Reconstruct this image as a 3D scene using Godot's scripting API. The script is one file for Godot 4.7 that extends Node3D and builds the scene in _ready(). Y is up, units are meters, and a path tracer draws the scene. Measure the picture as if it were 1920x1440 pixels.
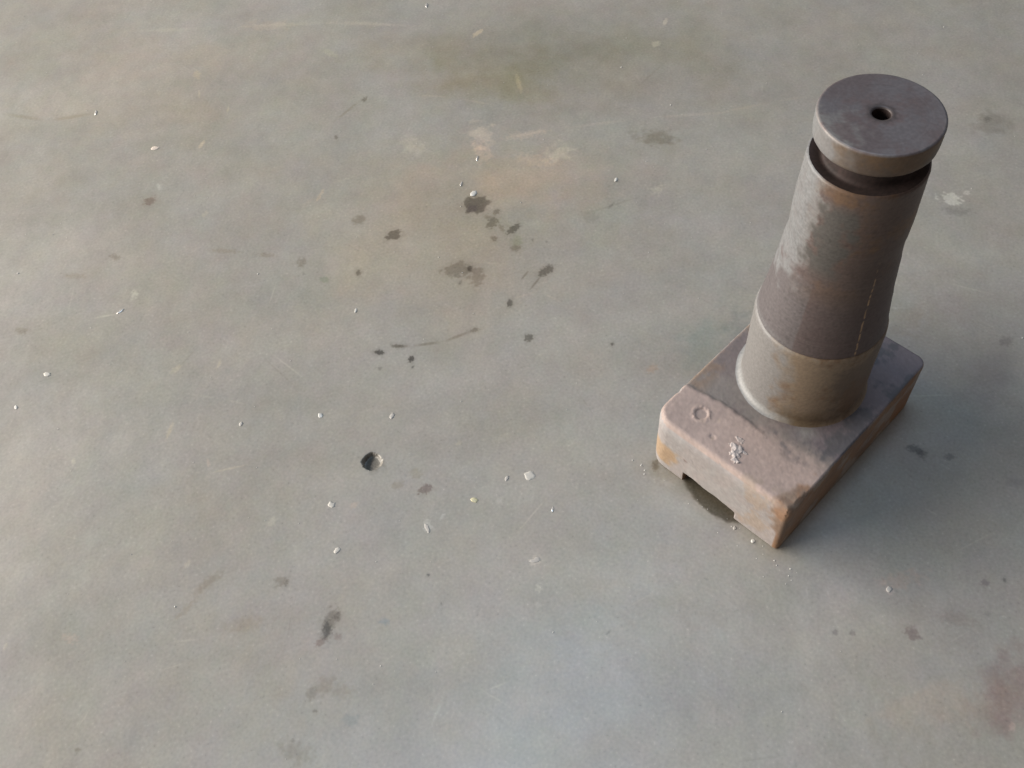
extends Node3D
# A forged steel pin with a rectangular foot, standing on a stained polished concrete floor that daylight reaches from a wide doorway.

const TW := 2048
const TH := 1843
var floor_px := PackedByteArray()
var wobble := FastNoiseLite.new()
var n_low := FastNoiseLite.new()
var n_cloud := FastNoiseLite.new()
var n_mid := FastNoiseLite.new()
var n_fine := FastNoiseLite.new()
var n_edge := FastNoiseLite.new()
var pin: Node3D


func _ready() -> void:
	# ---- camera, surroundings, lights, exposure
	var cam := Camera3D.new()
	cam.name = "camera"
	cam.fov = 42.58
	cam.near = 0.02
	cam.far = 60.0
	cam.basis = Basis(Vector3(0.99484282, -0.05918621, 0.08236961), Vector3(0.10142859, 0.58051651, -0.80790644), Vector3(0.0, 0.81209456, 0.58352586))
	cam.position = Vector3(0, 0.45009, 0)
	add_child(cam)
	cam.current = true

	var env := Environment.new()
	env.background_mode = Environment.BG_COLOR
	env.background_color = Color(0.40, 0.375, 0.36)
	env.background_energy_multiplier = 1.0
	env.tonemap_mode = Environment.TONE_MAPPER_LINEAR
	env.tonemap_exposure = 1.0
	env.sdfgi_enabled = true
	env.ssao_enabled = true
	env.ssil_enabled = true
	var we := WorldEnvironment.new()
	we.name = "world_environment"
	we.environment = env
	add_child(we)

	# the open doorway, and a cooler roof light further back
	area("doorway_daylight", Vector3(-2.45, 0.85, -0.95), Vector3(0.0, 0.2, -0.5), Vector2(3.0, 1.5), Color(1.0, 0.966, 0.925), 17.6)
	area("roof_light", Vector3(0.0, 3.2, -0.85), Vector3(0.05, 0.0, -0.4), Vector2(1.7, 1.2), Color(0.76, 0.88, 1.0), 3.7)

	noises()
	build_floor()
	build_pin()
	build_debris()


func area(called: String, at: Vector3, aim: Vector3, size: Vector2, c: Color, energy: float) -> void:
	var l := AreaLight3D.new()
	l.name = called
	l.area_size = size
	l.area_normalize_energy = true
	l.light_color = c
	l.light_energy = energy
	l.shadow_enabled = true
	l.set("area_range", 12.0)
	add_child(l)
	var up := Vector3.UP if absf((aim - at).normalized().y) < 0.9 else Vector3.FORWARD
	l.look_at_from_position(at, aim, up)


func noise(n: FastNoiseLite, sd: int, freq: float, oct: int) -> void:
	n.noise_type = FastNoiseLite.TYPE_SIMPLEX_SMOOTH
	n.seed = sd
	n.frequency = freq
	n.fractal_type = FastNoiseLite.FRACTAL_FBM
	n.fractal_octaves = oct


func noises() -> void:
	noise(wobble, 5, 0.13, 3)
	noise(n_low, 11, 0.02, 4)
	noise(n_cloud, 65, 0.02, 4)
	noise(n_mid, 23, 0.1, 3)
	noise(n_fine, 37, 0.6, 2)
	noise(n_edge, 41, 0.28, 3)


func tag(o: Node, label: String, category: String, group := "") -> void:
	o.set_meta("label", label)
	o.set_meta("category", category)
	if group != "":
		o.set_meta("group", group)


func commit(called: String, v: PackedVector3Array, n: PackedVector3Array, c: PackedColorArray, uv: PackedVector2Array, idx: PackedInt32Array, m: Material, parent: Node) -> MeshInstance3D:
	var a := []
	a.resize(Mesh.ARRAY_MAX)
	a[Mesh.ARRAY_VERTEX] = v
	a[Mesh.ARRAY_NORMAL] = n
	if c.size():
		a[Mesh.ARRAY_COLOR] = c
	if uv.size():
		a[Mesh.ARRAY_TEX_UV] = uv
	a[Mesh.ARRAY_INDEX] = idx
	var am := ArrayMesh.new()
	am.add_surface_from_arrays(Mesh.PRIMITIVE_TRIANGLES, a)
	am.surface_set_material(0, m)
	var o := MeshInstance3D.new()
	o.name = called
	o.mesh = am
	parent.add_child(o, true)
	return o


# ------------------------------------------------------------------ floor

func stain_or_shade(x: float, z: float, a: float, b: float, deg: float, f: Color, soft: float, rough: float) -> void:
	# x, z and the half axes in millimetres on the floor; f multiplies the tone of the concrete, for stains and painted shade
	var px := (x + 500.0) / 1000.0 * TW
	var pz := (z + 900.0) / 900.0 * TH
	var k := TW / 1000.0
	var ca := cos(deg_to_rad(deg))
	var sa := sin(deg_to_rad(deg))
	var reach := 1.0 + rough
	var ex := sqrt(a * a * ca * ca + b * b * sa * sa) * k * reach + 2.0
	var ez := sqrt(a * a * sa * sa + b * b * ca * ca) * k * reach + 2.0
	var scale := 2.2 / maxf(minf(a, b) * k, 2.0) / 0.13
	for j in range(maxi(0, int(pz - ez)), mini(TH, int(pz + ez) + 1)):
		var dz := (j - pz) / k
		for i in range(maxi(0, int(px - ex)), mini(TW, int(px + ex) + 1)):
			var dx := (i - px) / k
			var u := (dx * ca + dz * sa) / a
			var w := (dz * ca - dx * sa) / b
			var d := sqrt(u * u + w * w)
			if d > reach:
				continue
			d += rough * 1.5 * wobble.get_noise_3d(i * scale * 0.6, j * scale * 0.6, x)
			if d >= 1.0:
				continue
			var s := clampf((1.0 - d) / soft, 0.0, 1.0)
			s = s * s * (3.0 - 2.0 * s) * (1.0 + 0.18 * n_fine.get_noise_2d(i * 0.5, j * 0.5))
			var at := (j * TW + i) * 3
			floor_px[at] = clampi(int(floor_px[at] * (1.0 + (f.r - 1.0) * s)), 0, 255)
			floor_px[at + 1] = clampi(int(floor_px[at + 1] * (1.0 + (f.g - 1.0) * s)), 0, 255)
			floor_px[at + 2] = clampi(int(floor_px[at + 2] * (1.0 + (f.b - 1.0) * s)), 0, 255)


func concrete() -> StandardMaterial3D:
	# broad cloudy tone, computed small and enlarged
	var w := 512
	var h := 461
	var small := PackedByteArray()
	small.resize(w * h * 3)
	var base := Vector3(160.5, 155.5, 146.0)
	for j in h:
		for i in w:
			var l := n_cloud.get_noise_2d(i, j) * 7.0 + n_mid.get_noise_2d(i, j) * 4.0 + n_edge.get_noise_2d(i, j) * 1.8
			l += n_cloud.get_noise_2d(i * 0.5 + 900.0, j * 2.6) * 4.0
			var gr := n_cloud.get_noise_3d(i * 1.6, j * 1.6, 300.0) * 2.4 + n_mid.get_noise_3d(i, j, 70.0) * 1.6
			var bl := n_cloud.get_noise_3d(i * 1.3, j * 1.3, 700.0) * 3.4 + n_mid.get_noise_3d(i, j, 170.0) * 1.8
			var at := (j * w + i) * 3
			small[at] = int(base.x + l + gr * 0.7 - bl * 0.5)
			small[at + 1] = int(base.y + l - gr * 0.5)
			small[at + 2] = int(base.z + l + gr * 0.25 + bl)
	var im := Image.create_from_data(w, h, false, Image.FORMAT_RGB8, small)
	im.resize(TW, TH, Image.INTERPOLATE_CUBIC)
	floor_px = im.get_data()
	stains_and_shade()
	# sandy grain and pin pricks
	var g := FastNoiseLite.new()
	noise(g, 77, 0.22, 3)
	var gd := g.get_image(TW, TH, false, false, true).get_data()
	var at := 0
	for i in gd.size():
		var q := gd[i]
		var k := 1.0 + (q - 128) * 0.0004
		if q > 206:
			k += (q - 206) * 0.003
		elif q < 48:
			k -= (48 - q) * 0.003
		floor_px[at] = mini(255, int(floor_px[at] * k + 0.5))
		floor_px[at + 1] = mini(255, int(floor_px[at + 1] * k + 0.5))
		floor_px[at + 2] = mini(255, int(floor_px[at + 2] * k + 0.5))
		at += 3
	var m := StandardMaterial3D.new()
	m.resource_name = "polished_concrete"
	m.albedo_texture = ImageTexture.create_from_image(Image.create_from_data(TW, TH, false, Image.FORMAT_RGB8, floor_px))
	m.roughness = 1.0
	var rn := FastNoiseLite.new()
	noise(rn, 91, 0.012, 4)
	var ri := rn.get_image(512, 461, false, false, true)
	var rd := ri.get_data()
	for i in rd.size():
		rd[i] = int(98.0 + (rd[i] - 128) * 0.28)
	m.roughness_texture = ImageTexture.create_from_image(Image.create_from_data(512, 461, false, Image.FORMAT_L8, rd))
	m.metallic_specular = 0.5
	var bn := FastNoiseLite.new()
	noise(bn, 93, 0.03, 4)
	var bi := bn.get_image(1024, 922, false, false, true)
	bi.convert(Image.FORMAT_RGBA8)
	bi.bump_map_to_normal_map(1.6)
	m.normal_enabled = true
	m.normal_texture = ImageTexture.create_from_image(bi)
	m.normal_scale = 0.14
	return m


func grid_lines(lo: float, hi: float, step: float, around: float, reach: float, fine: float) -> PackedFloat32Array:
	var out := PackedFloat32Array()
	var x := lo
	while x < hi - fine * 0.5:
		out.append(x)
		var d := absf(x - around)
		x += fine if d < reach else (step if d > reach + step else minf(step, maxf(fine, d - reach)))
	out.append(hi)
	return out


func pit_depth(x: float, z: float) -> float:
	# a broken-out pit in the concrete, in millimetres
	var dx := (x + 79.0) / 5.7
	var dz := (z + 281.8) / 5.4
	var r := sqrt(dx * dx + dz * dz) + 0.14 * wobble.get_noise_2d(x * 1.6, z * 1.6)
	var s := clampf((1.06 - r) / 0.30, 0.0, 1.0)
	return s * s * (3.0 - 2.0 * s) * (2.6 - 1.7 * clampf(dx, -1.0, 1.0))


func build_floor() -> void:
	var v := PackedVector3Array()
	var n := PackedVector3Array()
	var uv := PackedVector2Array()
	var idx := PackedInt32Array()
	var none := PackedColorArray()
	# the sheet is laid in one-metre bays; every second bay is mirrored so that the cloudy tone runs on
	for tj in range(-4, 4):
		for ti in range(-4, 4):
			var home := ti == 0 and tj == 0
			var xs := grid_lines(-0.5, 0.5, 0.02, -0.079, 0.0095, 0.0004) if home else PackedFloat32Array([-0.5, 0.5])
			var zs := grid_lines(-0.9, 0.0, 0.02, -0.2818, 0.0095, 0.0004) if home else PackedFloat32Array([-0.9, 0.0])
			var first := v.size()
			for z in zs:
				for x in xs:
					var y := 0.0
					var nn := Vector3.UP
					if home and Vector2(x + 0.079, z + 0.2818).length() < 0.0094:
						var p := pit_depth(x * 1000.0, z * 1000.0)
						y = -p * 0.001
						var gx := (pit_depth(x * 1000.0 + 0.3, z * 1000.0) - p) / 0.3
						var gz := (pit_depth(x * 1000.0, z * 1000.0 + 0.3) - p) / 0.3
						nn = Vector3(gx, 1.0, gz).normalized()
					v.append(Vector3(x + ti * 1.0, y, z + tj * 0.9))
					n.append(nn)
					var a := x + 0.5
					var b := (z + 0.9) / 0.9
					uv.append(Vector2(a if posmod(ti, 2) == 0 else 1.0 - a, b if posmod(tj, 2) == 0 else 1.0 - b))
			var wx := xs.size()
			for j in zs.size() - 1:
				for i in wx - 1:
					var k := first + j * wx + i
					idx.append_array([k, k + 1, k + wx, k + 1, k + wx + 1, k + wx])
	var o := commit("floor", v, n, none, uv, idx, concrete(), self)
	o.set_meta("kind", "structure")
	tag(o, "grey polished concrete floor with oil spots, scuffs and a small pit", "floor")


# ------------------------------------------------------------------ the steel pin

func steel(called: String, rough: float, metal: float) -> StandardMaterial3D:
	var m := StandardMaterial3D.new()
	m.resource_name = called
	m.vertex_color_use_as_albedo = true
	m.vertex_color_is_srgb = true
	m.roughness = rough
	m.metallic = metal
	m.metallic_specular = 0.5
	m.uv1_triplanar = true
	m.uv1_scale = Vector3(22, 22, 22)
	var nz := FastNoiseLite.new()
	noise(nz, 131, 0.02, 5)
	var im := nz.get_image(512, 512, false, false, true)
	im.convert(Image.FORMAT_RGBA8)
	im.bump_map_to_normal_map(2.0)
	m.normal_enabled = true
	m.normal_texture = ImageTexture.create_from_image(im)
	m.normal_scale = 0.07
	return m


func mixc(a: Color, b: Color, t: float) -> Color:
	return a.lerp(b, clampf(t, 0.0, 1.0))


func patch(p: Vector3, s: float, z: float, lo: float, hi: float) -> float:
	# blotches: 0 outside, 1 inside, ragged edges. p in millimetres
	return smoothstep(lo, hi, n_low.get_noise_3d(p.x * s + z, p.y * s + z * 0.3, p.z * s) + 0.25 * n_edge.get_noise_3d(p.x, p.y + z, p.z))


func lathe(called: String, prof: Array, seg: int, tone: Callable, bump: float, m: Material, parent: Node, centre := Vector2.ZERO) -> MeshInstance3D:
	# prof: Vector2(radius, height) in millimetres, outside face on the left of the way walked upwards
	var v := PackedVector3Array()
	var n := PackedVector3Array()
	var c := PackedColorArray()
	var idx := PackedInt32Array()
	for k in prof.size():
		var p: Vector2 = prof[k]
		var before: Vector2 = prof[maxi(k - 1, 0)]
		var after: Vector2 = prof[mini(k + 1, prof.size() - 1)]
		var t := (after - before).normalized()
		for s in seg + 1:
			var a := TAU * (s % seg) / seg
			var dir := Vector3(cos(a), 0, sin(a))
			var r := p.x
			if bump > 0.0 and r > 0.5:
				var q := Vector3(dir.x * r, p.y, dir.z * r)
				r += bump * (n_mid.get_noise_3d(q.x * 1.2, q.y * 1.2, q.z * 1.2) + 0.35 * n_edge.get_noise_3d(q.x * 1.5, q.y * 1.5, q.z * 1.5))
			var at := Vector3(dir.x * r, p.y, dir.z * r)
			v.append(Vector3(at.x + centre.x, at.y, at.z + centre.y) * 0.001)
			n.append((dir * t.y - Vector3(0, t.x, 0)).normalized())
			c.append(tone.call(a, at))
	var w := seg + 1
	for k in prof.size() - 1:
		for s in seg:
			var i := k * w + s
			idx.append_array([i, i + 1, i + w, i + 1, i + w + 1, i + w])
	return commit(called, v, n, c, PackedVector2Array(), idx, m, parent)


func fill(prof: Array, step: float) -> Array:
	# more rings on long stretches, so that the colour has somewhere to live
	var out := [prof[0]]
	for k in range(1, prof.size()):
		var a: Vector2 = prof[k - 1]
		var b: Vector2 = prof[k]
		var cuts := maxi(1, int((b - a).length() / step))
		for i in range(1, cuts + 1):
			out.append(a.lerp(b, float(i) / cuts))
	return out


const LIT_DUST := Color(0.492, 0.497, 0.502)  # pale tone for dust and for painted lit sides
const BARE := Color(0.415, 0.395, 0.395)
const DARK := Color(0.362, 0.318, 0.315)
const RUST := Color(0.43, 0.34, 0.265)


func tone_shaft(a: float, p: Vector3) -> Color:
	var deg := rad_to_deg(a)
	var c := mixc(DARK, Color(0.365, 0.328, 0.325), patch(p, 0.9, 40.0, -0.1, 0.35))
	# turned face: lit side painted paler up to a straight terminator, lower half
	var bare := smoothstep(-98.5, -96.0, wrapf(deg, -200.0, 160.0) + 1.2 * n_mid.get_noise_1d(p.y * 0.6)) * (1.0 - smoothstep(40.0, 60.0, wrapf(deg, -200.0, 160.0)))  # mask of the painted lit side
	c = mixc(c, Color(0.392, 0.372, 0.375), bare * (1.0 - smoothstep(124.0, 134.0, p.y)))
	# dusty skin and painted light high on the doorway side, ragged below
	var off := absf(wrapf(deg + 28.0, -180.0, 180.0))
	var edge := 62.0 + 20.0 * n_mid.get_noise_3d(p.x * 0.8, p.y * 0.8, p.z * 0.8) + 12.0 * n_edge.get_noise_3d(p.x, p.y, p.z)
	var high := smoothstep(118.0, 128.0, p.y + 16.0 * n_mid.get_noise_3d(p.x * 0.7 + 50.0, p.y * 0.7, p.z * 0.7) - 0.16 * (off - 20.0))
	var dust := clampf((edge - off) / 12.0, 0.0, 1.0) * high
	c = mixc(c, LIT_DUST, dust * (0.95 + 0.2 * n_edge.get_noise_3d(p.x * 0.6, p.y * 0.6, p.z * 0.6)))
	# brown rust bloom towards the top
	var far := absf(wrapf(deg + 140.0, -180.0, 180.0))
	var bloom := smoothstep(112.0, 150.0, p.y) * clampf((75.0 - far) / 30.0, 0.0, 1.0) * (0.22 + 0.6 * patch(p, 1.4, 300.0, -0.15, 0.3))
	c = mixc(c, RUST, bloom)
	# grey oily smear near the groove
	var sm := absf(wrapf(deg + 100.0, -180.0, 180.0)) + 26.0 * n_mid.get_noise_3d(p.x, p.y + 90.0, p.z)
	c = mixc(c, Color(0.345, 0.335, 0.325), clampf((24.0 - sm) / 12.0, 0.0, 1.0) * smoothstep(132.0, 142.0, p.y) * (1.0 - smoothstep(170.0, 178.0, p.y)))
	# bright score marks along the shaft
	var line := absf(wrapf(deg + 153.5 + 0.05 * (p.y - 100.0) + 0.7 * n_mid.get_noise_1d(p.y * 1.4), -180.0, 180.0))
	var dash := smoothstep(0.0, 0.25, n_mid.get_noise_1d(p.y * 3.0 + 400.0) + 0.22) * (1.0 - smoothstep(128.0, 150.0, p.y))
	c = mixc(c, Color(0.72, 0.60, 0.47), clampf((1.0 - line) / 0.5, 0.0, 1.0) * dash)
	# worn lip by the collar, its highlight painted on the lit side
	c = mixc(c, LIT_DUST, 0.35 * smoothstep(94.0, 91.5, p.y) * clampf((75.0 - off) / 30.0, 0.0, 1.0))
	var pits := smoothstep(0.34, 0.5, n_fine.get_noise_3d(p.x * 0.5, p.y * 0.5, p.z * 0.5)) * 0.07
	return c * (1.0 - pits + 0.1 * n_fine.get_noise_3d(p.x, p.y, p.z) + 0.05 * n_fine.get_noise_1d(p.y * 2.2))


func tone_collar(a: float, p: Vector3) -> Color:
	var deg := rad_to_deg(a)
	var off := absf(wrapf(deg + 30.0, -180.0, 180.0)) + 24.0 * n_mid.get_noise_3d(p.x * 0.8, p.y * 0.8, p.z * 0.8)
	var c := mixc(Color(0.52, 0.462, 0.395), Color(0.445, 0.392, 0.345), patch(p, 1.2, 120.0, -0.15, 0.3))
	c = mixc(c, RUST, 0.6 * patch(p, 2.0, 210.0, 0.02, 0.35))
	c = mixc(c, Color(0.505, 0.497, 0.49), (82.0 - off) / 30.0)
	# dried grease by the foot
	c = mixc(c, Color(0.36, 0.30, 0.22), 0.5 * patch(p, 1.6, 510.0, 0.05, 0.45) * smoothstep(52.0, 42.0, p.y))
	c = mixc(c, Color(0.55, 0.55, 0.545), smoothstep(42.0, 39.5, p.y) * clampf((95.0 - off) / 40.0, 0.0, 1.0))  # pale highlight on the fillet, painted into the colour
	return c * (1.0 + 0.10 * n_fine.get_noise_3d(p.x, p.y, p.z))


func tone_head(a: float, p: Vector3) -> Color:
	var c := mixc(Color(0.42, 0.40, 0.405), Color(0.40, 0.365, 0.365), patch(p, 1.6, 75.0, -0.2, 0.3))
	var deg := rad_to_deg(a)
	if p.y > 202.0:
		var d := Vector2(p.x - 10.0, p.z + 21.0).length() + 7.0 * n_mid.get_noise_2d(p.x * 1.4, p.z * 1.4)
		c = mixc(c, Color(0.50, 0.485, 0.47), (15.0 - d) / 9.0)
		var rim := Vector2(p.x, p.z).length()
		c = mixc(c, Color(0.50, 0.475, 0.465), clampf((rim - 22.4 + 0.8 * n_mid.get_noise_2d(p.x, p.z)) / 0.8, 0.0, 1.0) * 0.5)
		c *= 1.0 + 0.07 * n_mid.get_noise_1d(rim * 9.0)
		c = mixc(c, Color(0.41, 0.36, 0.355), 0.7 * patch(p, 2.2, 640.0, 0.0, 0.3))
		c = mixc(c, Color(0.30, 0.275, 0.27), clampf((6.6 - rim + 1.6 * n_mid.get_noise_2d(p.x * 3.0, p.z * 3.0)) / 2.5, 0.0, 0.8))
	else:
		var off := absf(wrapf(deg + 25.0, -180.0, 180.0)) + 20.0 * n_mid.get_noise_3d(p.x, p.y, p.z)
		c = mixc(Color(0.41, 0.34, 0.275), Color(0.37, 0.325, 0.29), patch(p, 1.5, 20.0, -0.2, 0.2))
		c = mixc(c, Color(0.48, 0.475, 0.475), (78.0 - off) / 26.0)  # lit side of the head painted in, paler by degrees
		c = mixc(c, LIT_DUST, (40.0 - off) / 26.0)
	return c * (1.0 + 0.08 * n_fine.get_noise_3d(p.x, p.y, p.z))


func tone_neck(_a: float, p: Vector3) -> Color:
	return Color(0.205, 0.165, 0.158) * (1.0 + 0.25 * n_fine.get_noise_3d(p.x, p.y, p.z) + 0.2 * n_mid.get_noise_3d(p.x, p.y, p.z))  # near-black: shade of groove and hole put into the colour


# the foot: a signed distance in millimetres, meshed as surface nets

func top_of(p: Vector3) -> float:
	# the front strip stands a little proud of the machined seat round the collar
	var bend := -40.5 - 0.02 * p.x - 0.0035 * (p.x - 12.0) * (p.x - 12.0) + 0.9 * n_mid.get_noise_1d(p.x)
	var step := smoothstep(bend - 1.3, bend + 1.6, p.z) * (1.0 - smoothstep(2.0, -16.0, p.x) * smoothstep(-26.0, -33.0, p.z))
	var ring := smoothstep(-16.0, -2.0, p.x)
	return 37.95 - 0.85 * step * (0.35 + 0.65 * ring)


func foot(p: Vector3) -> float:
	var cx := -0.9
	var cz := -10.2
	var q := Vector2(p.x - cx, p.z - cz)
	var r := 3.0
	if q.x > 0.0 and q.y < 0.0:
		r = 10.5
	elif q.x < 0.0 and q.y > 0.0:
		r = 5.5
	elif q.x < 0.0:
		r = 2.2
	var d2 := q.abs() - Vector2(41.0 - r, 60.1 - r)
	var side := minf(maxf(d2.x, d2.y), 0.0) + d2.max(Vector2.ZERO).length() - r
	var t := top_of(p)
	var up := absf(p.y - t * 0.5) - t * 0.5
	var front := clampf((-58.0 - p.z) / 12.0, 0.0, 1.0)
	var e := 1.5 + 5.0 * front * front
	if p.y < 16.0:
		e = 1.0
	var d := minf(maxf(side + e, up + e), 0.0) + Vector2(maxf(side + e, 0.0), maxf(up + e, 0.0)).length() - e
	# channel under the foot
	var roof := 7.0 + 0.8 * n_mid.get_noise_2d(p.x * 1.2, p.z * 0.7) + 0.05 * (p.x + 1.0)
	d = maxf(d, -maxf(absf(p.x - 0.6) - 16.0, p.y - roof))
	# knocked-off front corner edge and side edge
	var cut := (p - Vector3(-41.9, 37.95, -70.3)).dot(Vector3(-0.80, 0.36, -0.48))
	d = maxf(d, cut + 2.6 + 1.1 * n_mid.get_noise_3d(p.x * 1.6, p.y * 1.6, p.z * 1.6) + 0.5 * n_edge.get_noise_3d(p.x * 0.8, p.y * 0.8, p.z * 0.8))
	var rub := (p - Vector3(-41.9, 37.95, -44.0)).dot(Vector3(-0.72, 0.69, 0.0))
	d = maxf(d, rub + 0.9 + 1.2 * n_mid.get_noise_3d(p.x, p.y, p.z * 0.8) + (-0.09) * maxf(p.z + 58.0, 0.0))
	# nick on the far edge of the front strip
	d = maxf(d, 1.3 - Vector3(p.x - 40.3, (p.y - 38.0) * 0.6, (p.z + 49.0) * 0.55).length())
	# punched ring
	if p.y > 30.0:
		var g := Vector2(p.x - 22.6, p.z + 52.8).length()
		d += 0.55 * (1.0 - smoothstep(2.6, 3.6, g)) - 0.42 * exp(-(g - 4.2) * (g - 4.2) / 0.7) * (0.6 + 0.9 * wobble.get_noise_2d(p.x * 3.0, p.z * 3.0))
		d += 0.3 * (1.0 - smoothstep(0.9, 1.9, Vector2(p.x - 10.3, p.z + 59.8).length()))
	d += 0.13 * n_mid.get_noise_3d(p.x * 0.8, p.y * 0.8, p.z * 0.8) + 0.05 * n_edge.get_noise_3d(p.x * 1.4, p.y * 1.4, p.z * 1.4)
	return d


func tone_foot(p: Vector3, n: Vector3) -> Color:
	var pink := mixc(Color(0.685, 0.61, 0.575), Color(0.65, 0.58, 0.548), patch(p, 1.0, 30.0, -0.2, 0.3))
	var grey := mixc(Color(0.50, 0.47, 0.45), Color(0.46, 0.42, 0.41), patch(p, 1.1, 140.0, -0.2, 0.3))
	var c := grey
	if n.y > 0.5:
		var bend := -40.5 - 0.02 * p.x - 0.0035 * (p.x - 12.0) * (p.x - 12.0) + 0.9 * n_mid.get_noise_1d(p.x)
		var strip := 1.0 - smoothstep(bend - 0.6, bend + 0.8, p.z)
		strip = maxf(strip, (1.0 - smoothstep(-46.0, -32.0, p.z + 4.0 * n_mid.get_noise_2d(p.x, p.z))) * smoothstep(4.0, -6.0, p.x))
		c = mixc(grey, pink, strip)
		# rust where the seat meets the edges
		c = mixc(c, Color(0.53, 0.45, 0.385), 0.7 * smoothstep(27.0, 36.0, p.x) * patch(p, 2.2, 330.0, -0.1, 0.25) * (1.0 - strip))
		# darker side of the seat
		var oil := smoothstep(-8.0, -24.0, p.x - 0.35 * p.z + 6.0 * n_mid.get_noise_2d(p.x, p.z) - 14.0)  # mask of the darker side
		c = mixc(c, Color(0.455, 0.42, 0.43), oil * smoothstep(-38.0, -28.0, p.z + 3.0 * n_mid.get_noise_2d(p.x + 40.0, p.z)))
		var smear := patch(p, 2.0, 470.0, 0.0, 0.25) * smoothstep(-50.0, -36.0, p.z) * smoothstep(0.0, -18.0, p.x)
		c = mixc(c, Color(0.34, 0.335, 0.345), smear * 0.8)
		c = mixc(c, Color(0.56, 0.56, 0.545), 0.7 * exp(-(Vector2(p.x + 21.0, p.z + 27.0).length_squared()) / 30.0))
	else:
		c = mixc(Color(0.635, 0.605, 0.595), Color(0.605, 0.582, 0.575), patch(p, 1.4, 60.0, -0.2, 0.3))
		if n.x < -0.5 or p.x < -39.0:
			c = mixc(Color(0.56, 0.44, 0.345), Color(0.51, 0.41, 0.34), patch(p, 1.6, 60.0, -0.2, 0.2))
			c = mixc(c, Color(0.58, 0.40, 0.26), smoothstep(12.0, 40.0, p.z) * (0.5 + 0.5 * patch(p, 1.6, 160.0, -0.2, 0.3)))
		# scraped bright skin along the top of the front
		c = mixc(c, Color(0.615, 0.605, 0.60), 0.6 * patch(p, 2.0, 700.0, -0.05, 0.25))
	# rust on the rounded corner, ragged below
	var corner := smoothstep(19.0, 24.0, p.x + 4.0 * n_mid.get_noise_3d(p.x, p.y, p.z) + 0.35 * (p.y - 18.0)) * smoothstep(-48.0, -56.0, p.z)
	var band := smoothstep(4.0, 6.5, p.y + 2.0 * n_mid.get_noise_2d(p.x, p.z)) * (1.0 - smoothstep(19.0, 23.0, p.y + 2.0 * n_mid.get_noise_2d(p.x, p.z)))
	c = mixc(c, Color(0.64, 0.55, 0.455), corner * band * (1.0 if n.y < 0.6 else 0.0))
	# rust on the knocked corner and the front edge
	var k := Vector3(p.x + 42.0, (p.y - 32.0) * 0.5, (p.z + 68.0) * 0.45).length()
	c = mixc(c, mixc(Color(0.56, 0.445, 0.36), Color(0.51, 0.43, 0.37), patch(p, 3.0, 90.0, -0.1, 0.2)), (10.5 - k + 4.0 * n_mid.get_noise_3d(p.x * 1.5, p.y * 1.5, p.z * 1.5)) / 4.0)
	var warm := patch(p, 1.5, 220.0, 0.05, 0.3) * smoothstep(-6.0, -20.0, p.x) * smoothstep(-58.0, -66.0, p.z)
	c = mixc(c, Color(0.63, 0.565, 0.51), warm * 0.7)
	# rubbed rim of the punched ring
	if n.y > 0.3:
		var g := Vector2(p.x - 22.6, p.z + 52.8).length()
		c = mixc(c, Color(0.68, 0.60, 0.56), 0.8 * exp(-(g - 4.3) * (g - 4.3) / 0.5) * (0.5 + n_edge.get_noise_2d(p.x * 2.0, p.z * 2.0)))
		c = mixc(c, Color(0.72, 0.64, 0.58), 0.9 * exp(-Vector2(p.x - 19.3, p.z + 56.3).length_squared() / 1.2))
		c = mixc(c, Color(0.69, 0.62, 0.55), 0.9 * exp(-Vector2(p.x - 9.6, p.z + 60.8).length_squared() / 0.5))
		c = mixc(c, Color(0.69, 0.62, 0.55), 0.8 * exp(-Vector2(p.x - 13.6, p.z + 50.3).length_squared() / 0.4))
	else:
		c = mixc(c, Color(0.40, 0.33, 0.30), exp(-Vector2(p.x - 17.0, p.y - 20.0).length_squared() / 0.5) * float(p.z < -65.0))
	return c * (1.0 + 0.06 * n_fine.get_noise_3d(p.x, p.y, p.z) + 0.05 * n_edge.get_noise_3d(p.x, p.y, p.z))


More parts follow.
